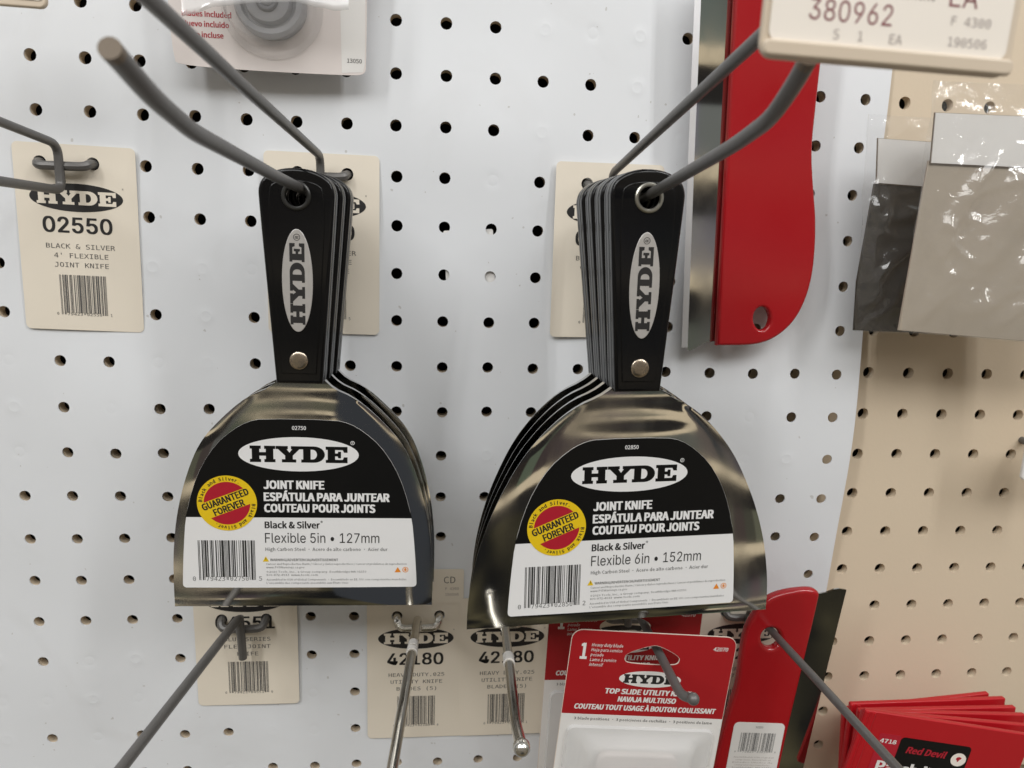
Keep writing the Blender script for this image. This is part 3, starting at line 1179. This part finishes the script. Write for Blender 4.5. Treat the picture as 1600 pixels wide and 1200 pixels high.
o2 = (394, -350, 36)
t = thing('wide_scraper', o2, 'lower red scraper on the long slanting hook, steel blade along its right side', 'scraper', SG)
z = 38
red = ab([(1160, 984), (1171, 962), (1188, 938), (1206, 926), (1233, 919), (1266, 916), (1277, 922), (1276, 932), (1244, 1067), (1225, 1147), (1213, 1205), (1200, 1260), (1096, 1260), (1109, 1205), (1118, 1165), (1135, 1107), (1149, 1067), (1153, 1029)], z)
red = smooth2(red, True, 2, (11, 12))
hole = ab([(1201 + 15 * math.cos(a * math.pi / 10), 993 + 16 * math.sin(a * math.pi / 10)) for a in range(20)], z)
h2 = plate_obj('handle', red, [hole], 38.5, 6.0, 2.2, PRED, t, o2)
zb = 34
out = ab([(1262, 932), (1277, 930), (1292, 927), (1303, 921), (1311, 919), (1321, 920), (1288, 1060), (1255, 1205), (1242, 1260), (1180, 1260), (1220, 1060)], zb)
m = M()
bv, bf = mv(fill([out], 1.1), 0, 0, zb)
m.add([(x, y, w_ + (x - 415) * .16 - 3.2) for x, y, w_ in bv], bf, STEEL)
m.build('blade', t, smooth=20, off=o2)
m = M()
zl = 41.62
so = at(1135, 1200, zl)
m2 = rrect(0, -40, 31.5, 31, 3.0)
m.add(*fill([m2], .14), CWHITE)
m.add(*mv(text('33250', 1.3, None, .01, SANS, 'c'), 15.7, 27.4, .1), FINE)
barcode(m, '079423332509', 5.2, 24.2, 21.5, 12.2, .1, FINE, 1.2, .7)
for k in range(5):
    m.add(*mv(text(('Assembled in USA of global', 'components. Ensamblado en', 'Estados Unidos de', 'componentes mundiales', 'Southbridge, MA 01550')[k], 1.0, 25 - 3 * (k % 2), 0, SANS, 'c', res=1), 15.7, 7.3 - 1.75 * k, .1), PALEINK)
s = m.build('barcode_label', h2, smooth=0)
s.location = bl(so.x - o2[0] - .2, so.y - o2[1], zl - o2[2])
s.rotation_euler = (0, math.radians(4.2), 0)


# ================================================================== utility knife cards
def knife_card(w, o, roll, label, blister=True):
    """o: middle of the top edge; card 86.5 mm wide"""
    t = thing('carded_utility_knife', (o[0], o[1], w), label, 'packaged knife', 'utility knife cards on the short dark hook', roll)
    H = 86.5 / 2
    m = M()
    outl = rrect(-H, -150, H, 0, 5.5)
    hang = smooth2([(-11.5, -17.5), (11.5, -17.5), (14.3, -15.8), (14.0, -12.3), (3.2, -7.2), (-1.2, -6.9), (-13.6, -11.7), (-14.6, -15.6)], True, 2)
    m.add(*fill([outl, hang[::-1]], .5), RAWEDGE)
    cut = -47.3
    i1 = rrect(-H + .25, -149.6, H - .25, -.25, 5.3)
    top = [p for p in i1 if p[1] > cut] + [(-H + .25, cut), (H - .25, cut)]
    top = [p for p in i1 if p[1] > -20 and p[0] > 0][::1] + []
    right = [p for p in i1 if p[0] > 0 and p[1] > -20]
    left = [p for p in i1 if p[0] < 0 and p[1] > -20]
    redp = [(H - .25, cut)] + right + left + [(-H + .25, cut)]
    big = [(x * 1.02, (y + 12.5) * 1.04 - 12.5) for x, y in hang]
    m.add(*mv(fill([redp, big[::-1]]), 0, 0, .3), CRED)
    m.add(*mv(fill([rect(-H + .25, -149.6, H - .25, cut)]), 0, 0, .3), CWHITE)
    wq = .36
    m.add(*mv(text('1', 9, 3.6, .06, SANS), -37.8, -16.2, wq), CWHITE)
    for k, l in enumerate(('Heavy duty blade', 'Hoja para servico', 'pesado', 'Lame à service', 'intensif')):
        m.add(*mv(text(l, 1.75, None, .012, SANS, cond=.86, slant=.15, res=1), -32.4, -8.9 - 2.75 * k, wq), CWHITE)
    m.add(*mv(text('42070', 2.2, 7.8, .02, SANS, slant=.15), 31.2, -8.2, wq), CWHITE)
    emblem(m, .6, -26.0, wq, 16.4, 4.6, 28, 5.0, CWHITE, INK)
    for s, v, wd in (('TOP SLIDE UTILITY KNIFE', -35.0, 46), ('NAVAJA MULTIUSO', -39.4, 31), ('COUTEAU TOUT USAGE À BOUTON COULISSANT', -44.4, 75.5)):
        m.add(*mv(text(s, 3.0, wd, .06, SANS, 'c', slant=.12), 0.6, v, wq), CWHITE)
    m.add(*mv(text('3 blade positions • 3 posiciones de cuchillas • 3 positions de lame', 1.5, 74, .012, SANS, 'c', res=1), .8, -50.6, wq), GREYINK)
    c = m.build('card', t, smooth=0)
    # thermoformed shell over the lower part
    m = M()
    vs, fs = [], []
    steps = [(-39.5, -53.5, .5, 3.5), (-38.8, -54.2, 2.0, 3.5), (-31, -58.5, 2.6, 5), (-28.5, -61, 5.5, 6), (-26.0, -63.5, 6.6, 6.5), (0, -62.5, 12, .5)]
    loops = []
    for x, y, z_, r in steps[:-1]:
        loops.append([(a, b, z_) for a, b in rrect(x, -149, -x, y, r, 5)])
    n = len(loops[0])
    for lp in loops:
        vs += lp
    for k in range(len(loops) - 1):
        fs += [(k * n + i, k * n + (i + 1) % n, (k + 1) * n + (i + 1) % n, (k + 1) * n + i) for i in range(n)]
    fs.append(tuple((len(loops) - 1) * n + i for i in range(n)))
    m.add(vs, fs, MILKY)
    m.build('blister', t, smooth=40)
    m = M()
    m.add(*mv(fill([rrect(-22, -148, 22, -67, 6)], 4, 1.5, 3), 0, 0, 2.6), PINKCARD)
    m.build('insert', t, smooth=45)
    return t


wc = 76
oc = (at(894, 984, wc) + at(1154, 994, wc)) / 2
knife_card(wc, oc, -4.6, 'front red and white utility knife card, tilted on the hook with the ball tip')
oc = (at(866, 941, 45) + at(1093.5, 941, 45)) / 2
knife_card(45, oc, -1.6, 'rear red and white utility knife card, mostly hidden by the front card')


# ================================================================== price plate at the top right
wp = 236
p0, p1 = at(1189, 89, wp), at(1572, 122, wp)
t = thing('price_plate', tuple((p0 + p1) / 2), 'ivory price plate reading 380962 at the ends of the right display hook', 'price tag', 'ivory price plates on hooks', math.degrees(math.atan2(p1.y - p0.y, p1.x - p0.x)))
m = M()
m.add(*mv(fill([rrect(-28.2, 0, 28.2, 40, 3.0)], 1.6, .5, 3), 0, 0, -.8), PLATEB)
# turned-up bottom lip that holds the paper
m.add(*mv(fill([rrect(-28.0, .15, 28.0, 3.5, 1.3)], 1.5, .6, 3), 0, 0, .6), PLATEB)
hp = m.build('holder', t, smooth=45)
m = M()
m.add(*mv(fill([rrect(-26.8, 3.2, 26.4, 39, 2.2)], .2), 0, 0, .25), PAPER)
w = .4
m.add(*mv(text('380962', 4.1, 18.3, .0, THIN), -18.7, 8.0, w), PINK)
m.add(*mv(text('S', 1.9, None, 0, MONO), -12.8, 4.6, w), PALEINK)
m.add(*mv(text('1', 1.9, None, 0, MONO), -7.4, 4.6, w), PALEINK)
m.add(*mv(text('EA', 1.9, None, 0, MONO), -.4, 4.6, w), PALEINK)
m.add(*mv(text('EA', 4.2, 6.4, .0, THIN), 11.7, 12.9, w), PINK)
m.add(*mv(text('F 4300', 1.8, 9.0, 0, MONO), 12.8, 9.3, w), PALEINK)
m.add(*mv(text('190506', 1.8, 8.8, 0, MONO), 12.8, 5.2, w), PALEINK)
for k in range(26):
    x = -16 + k * .95
    m.add(*mv(fill([rect(x, 13.6, x + random.choice((.3, .45, .6)), 24)]), 0, 0, w), GREYINK)
m.build('paper_label', hp, smooth=0)
m = M()
tube(m, [(-7, 40, -3), (-7, 12, -3.2)], 1.6, PLATEB, 1)
m.build('clip', hp)
m = M()
pl = at(20, -18, 60)
t = thing('price_plate', tuple(at(20, 0, 60)), 'ivory plate edge cut off by the top left corner', 'price tag', 'ivory price plates on hooks', -1)
m.add(*mv(fill([rrect(-28, -2.6, 13.5, 30, 3)], 2.2, .8, 3), 0, 0, 0), PLATEB)
hp = m.build('holder', t, smooth=45)
m = M()
m.add(*mv(fill([rrect(-27, .2, 12.4, 29, 2)], .2), 0, 0, 1.3), PAPER)
m.build('paper_label', hp, smooth=0)
t = thing('price_plate', tuple(at(1648, 714, 30)), 'white plate edge cut off by the right side of the picture', 'price tag', 'ivory price plates on hooks', 0)
m = M()
m.add(*mv(fill([rrect(-19.6, -14, 30, 14, 2.5)], 2.2, .8, 3), 0, 0, 0), CWHITE)
m.build('holder', t, smooth=45)
m = M()
tube(m, [(5, 0, -1), (5, 2, -34)], 2.2, WIRE)
m.build('rod', t)


# ================================================================== blister pack at the top left
ob = (118, -40, 14)
t = thing('blister_pack', ob, 'pale blister card with a grey round tool, hanging at the top left', 'blister pack')
m = M()
outl = smooth2([(71.2, -52.5), (76, -54.8), (110, -55.6), (158, -55.4), (163.0, -54.4), (164.0, -51), (165.5, 40), (70.5, 40)], True, 2, (6, 7))
m.add(*mv(fill([outl], .5), 0, 0, 14), PINKCARD)
m.add(*mv(fill([[(152, -54.4), (162.2, -53.6), (163.2, -50), (164.6, 39), (151, 39)]]), 0, 0, 14.32), CWHITE)
for s, v in (('Blades Included', -32.5), ('Nuevo incluido', -37.0), ('Lame incluse', -41.8)):
    g = text(s, 2.5, None, .03, SANS, cond=.95)
    m.add(*mv(g, 77.2, v, 14.34), SRED)
m.add(*mv(text('13050', 1.9, 7.2, .01, SANS, 'r'), 161.8, -49.5, 14.4), GREYINK)
m.build('card', t, smooth=0, off=ob)
cx = 119.5


def cup(m, r0, ry, steps, mt, cx=cx, cy=-27, top=40):
    """a dome with a round lower end that runs up out of the picture"""
    n = 24
    loops = []
    for k, z_ in steps:
        lp = [(cx - r0 * k, top)] + [(cx + r0 * k * math.cos(math.radians(a)), cy + ry * k * math.sin(math.radians(a))) for a in [180 + 180 * i / n for i in range(n + 1)]] + [(cx + r0 * k, top)]
        loops.append([(x, y, z_) for x, y in lp])
    nn = len(loops[0])
    vs = [p for lp in loops for p in lp]
    fs = []
    for k in range(len(loops) - 1):
        fs += [(k * nn + i, k * nn + i + 1, (k + 1) * nn + i + 1, (k + 1) * nn + i) for i in range(nn - 1)]
    fs.append(tuple((len(loops) - 1) * nn + i for i in range(nn)))
    m.add(vs, fs, mt)


m = M()
cup(m, 21, 20, ((1.15, 14.4), (1.14, 15.2), (1.0, 15.6), (.96, 26), (.9, 28.5), (.3, 28.8)), CLEAR)
m.build('blister', t, smooth=40, off=ob)
m = M()
cup(m, 16.5, 14.5, ((1.0, 14.6), (1.0, 20), (.93, 22.5), (.78, 22.8), (.74, 20.5), (.66, 20.5), (.60, 24.5), (.5, 25.0)), GREYTOOL)
g = m.build('tool_body', t, smooth=40, off=ob)
m = M()
ring(m, (cx, -26.5, 25), 4.1, 1.2, GREYD)
ball(m, (cx, -26.5, 24.6), 3.1, GREYTOOL, 1, 1, .5)
m.build('knob', t, off=ob)
# curled clear front flap crossing the top of the card
m = M()
vs, fs = [], []
nn = 40
prof = []
for i in range(nn + 1):
    x = 74 + 82 * i / nn
    px = [(270, 30), (300, 22), (340, 10), (400, 4), (460, 3), (500, 12), (525, 17), (545, 15), (575, 12)]
    X = 285 + (545 - 285) * i / nn
    for (a, ya), (b_, yb) in zip(px, px[1:]):
        if a <= X <= b_:
            k = (X - a) / (b_ - a)
            k = k * k * (3 - 2 * k)
            Y = ya + (yb - ya) * k
    p = at(X, Y, 33)
    prof.append((p.x, p.y))
for x, y in prof:
    vs += [(x, y, 33.0), (x, y + 1.2, 33.8), (x, y + 2.6, 33.2), (x, y + 40, 31.5)]
for i in range(nn):
    for k in range(3):
        fs.append((i * 4 + k, i * 4 + k + 1, (i + 1) * 4 + k + 1, (i + 1) * 4 + k))
m.add(vs, fs, MILKY)
m.build('clear_flap', t, smooth=60, off=ob)


# ================================================================== bagged sheets at the right
def bag(w, header, content, cover, mcont, label, rootpx, seed):
    o = tuple(at(rootpx[0], rootpx[1], w))
    t = thing('bagged_pack', o, label, 'plastic bag', 'bagged flat packs with white headers')
    m = M()
    m.add(*mv(fill([ab(header, w)[::-1]], 1.0), 0, 0, w + 1.0), CWHITE)
    hd = M()
    hd.add(*mv(fill([ab(header, w)[::-1]], .7, .0), 0, 0, w + 1.2), CWHITE)
    hp_ = ab(header, w)
    hc = (sum(p[0] for p in hp_) / 4, sum(p[1] for p in hp_) / 4)
    hd.add(*mv(fill([[(p[0] + (.45 if p[0] > hc[0] else -.45), p[1] + (.25 if p[1] > hc[1] else -.55)) for p in hp_][::-1]], .4, .0), 0, 0, w + .85), TIP)
    hd.build('header_card', t, smooth=0, off=o)
    m = M()
    m.add(*mv(fill([ab(content, w)[::-1]], 1.2, .3, 2), 0, 0, w - .2), mcont)
    m.build('sheet_pack', t, smooth=45, off=o)
    # crumpled clear film in front: a grid between four corners with folds
    rnd = random.Random(seed)
    A, B, C_, D = [Vector(p) for p in ab(cover, w)]
    nx, ny = 110, 120
    ca, sa = math.cos(.9), math.sin(.9)
    vs, fs = [], []
    for j in range(ny + 1):
        for i in range(nx + 1):
            s, q_ = i / nx, j / ny
            p = A.lerp(B, s).lerp(D.lerp(C_, s), q_)
            X, Y = (p.x * ca + p.y * sa) / 46, (-p.x * sa + p.y * ca) / 19
            k1 = noise.noise(Vector((X, Y, seed * 3.1)))
            k2 = noise.noise(Vector((X * 2.3 + 5 + k1, Y * 1.7 - k1, seed * 1.7)))
            k3 = noise.noise(Vector((Y * 2.4 + k2 * .6, X * 6 + 9, seed * 2.3)))
            zz = 2.6 + 3.6 * (1 - abs(k1) * 2.2) + 2.6 * (1 - abs(k2) * 2) + .5 * (1 - abs(k3) * 2)
            edge = min(s, 1 - s, q_, 1 - q_)
            zz = 2.3 + .75 * (zz - 2.3) * min(1, edge * 7) * (.25 + .75 * min(1, max(0, (q_ - .2) * 4)))
            if s < .05:
                zz += (1 - s / .05) ** 2 * 2.2 * (.6 + .8 * noise.noise(Vector((q_ * 7, seed, 0))))
            wob = math.sin(q_ * 23 + seed) * .6 * (1 if i == 0 else 0)
            vs.append((p.x + wob, p.y, w + max(1.9, zz)))
    n = nx + 1
    fs = [(j * n + i, j * n + i + 1, (j + 1) * n + i + 1, (j + 1) * n + i) for j in range(ny) for i in range(nx)]
    m = M()
    m.add(vs, fs, FILM)
    m.build('clear_film', t, smooth=75, off=o)
    return t


bag(24, [(1370, 217), (1500, 226), (1500, 296), (1368, 286)], [(1366, 284), (1500, 294), (1470, 521), (1333, 516), (1338, 440)],
    [(1350, 180), (1505, 188), (1472, 523), (1329, 517)], BAGDARK, 'dark brown flat pack in a clear bag, behind the taupe one', (1400, 300), 3)
bag(46, [(1459, 177), (1760, 190), (1760, 270), (1452, 255)], [(1450, 251), (1760, 266), (1740, 545), (1403, 516)],
    [(1452, 128), (1770, 140), (1750, 548), (1401, 517)], BAGGREY, 'taupe flat pack in a crinkled clear bag, in front of the dark brown one', (1500, 350), 11)


# ================================================================== red sleeves at the lower right
LEFTS = [((1318, 1108), 20, 4.6, 98), ((1330, 1100), 28, .2, 103), ((1343, 1110), 36, -.9, 103), ((1349, 1111), 44, -3.6, 106), ((1351, 1111), 52, -7.4, 108), ((1354, 1110), 60, -11.0, 108)]
NTH = ('rearmost red plastic sleeve of the fanned stack, its right corner raised highest', 'second red plastic sleeve from the back of the fanned stack', 'third red plastic sleeve from the back of the fanned stack',
       'third red plastic sleeve from the front of the fanned stack', 'second red plastic sleeve from the front of the fanned stack', 'front red plastic sleeve of the fanned stack, with the black label')
first = None
for (px, w, roll, wid), lab in zip(LEFTS, NTH):
    p = at(px[0], px[1], w)
    t = thing('red_sleeve', tuple(p), lab, 'packaged tool', 'red plastic sleeves fanned out at the lower right', roll)
    m = M()
    m.add(*mv(fill([rrect(0, -75, wid, 0, .8)], 3.0, .6, 2), 0, 0, -1.5), SLEEVE)
    m.build('body', t, smooth=40)
    m = M()
    for k, x in enumerate((1.1, 5.0)):
        tube(m, [(x, -.8, -.6), (x, -74, -.6)], 1.5, SLEEVE, 1, 10)
    m.build('ribbed_spine', t)
    first = t
m = M()
o5 = at(1354, 1110, 60)
lx, ly = local((1410, 1152), 60.3, o5, -11)
m.add(*mv(fill([rrect(lx - 14, ly - 60, lx - .2, ly + .6, 1)], .12), 0, 0, .1), SRED)
m.add(*mv(fill([rrect(lx, ly - 60, lx + 45.5, ly, 2.4)], .14), 0, 0, .1), LABK)
m.add(*mv(text('4718', 2.6, 10.5, .03, SANS), lx - 12.8, ly - 5.2, .2), CWHITE)
m.add(*mv(text('Red Devil', 4.2, 25.5, .045, SANS, slant=.22), lx + 5.2, ly - 9.6, .2), SRED)
ec = local((1497.5, 1187.5), 60.3, o5, -11)
m.add(*mv(fill([ell(4.9, 4.3, 32)]), ec[0], ec[1], .2), PAPER)
m.add(*mv(fill([smooth2([(-1.9, .2), (-1.2, 1.7), (.6, 2.0), (2.0, 1.0), (.8, .3), (.3, -.9), (-.5, -1.9), (-.7, -.5)], True, 2)]), ec[0], ec[1], .26), SRED)
m.add(*mv(text('Patch it', 7.0, 37, .05, SANS), lx - 10, ly - 23.6, .22), CWHITE)
m.build('label', first, smooth=0)
print('verts', sum(len(x.vertices) for x in bpy.data.meshes))
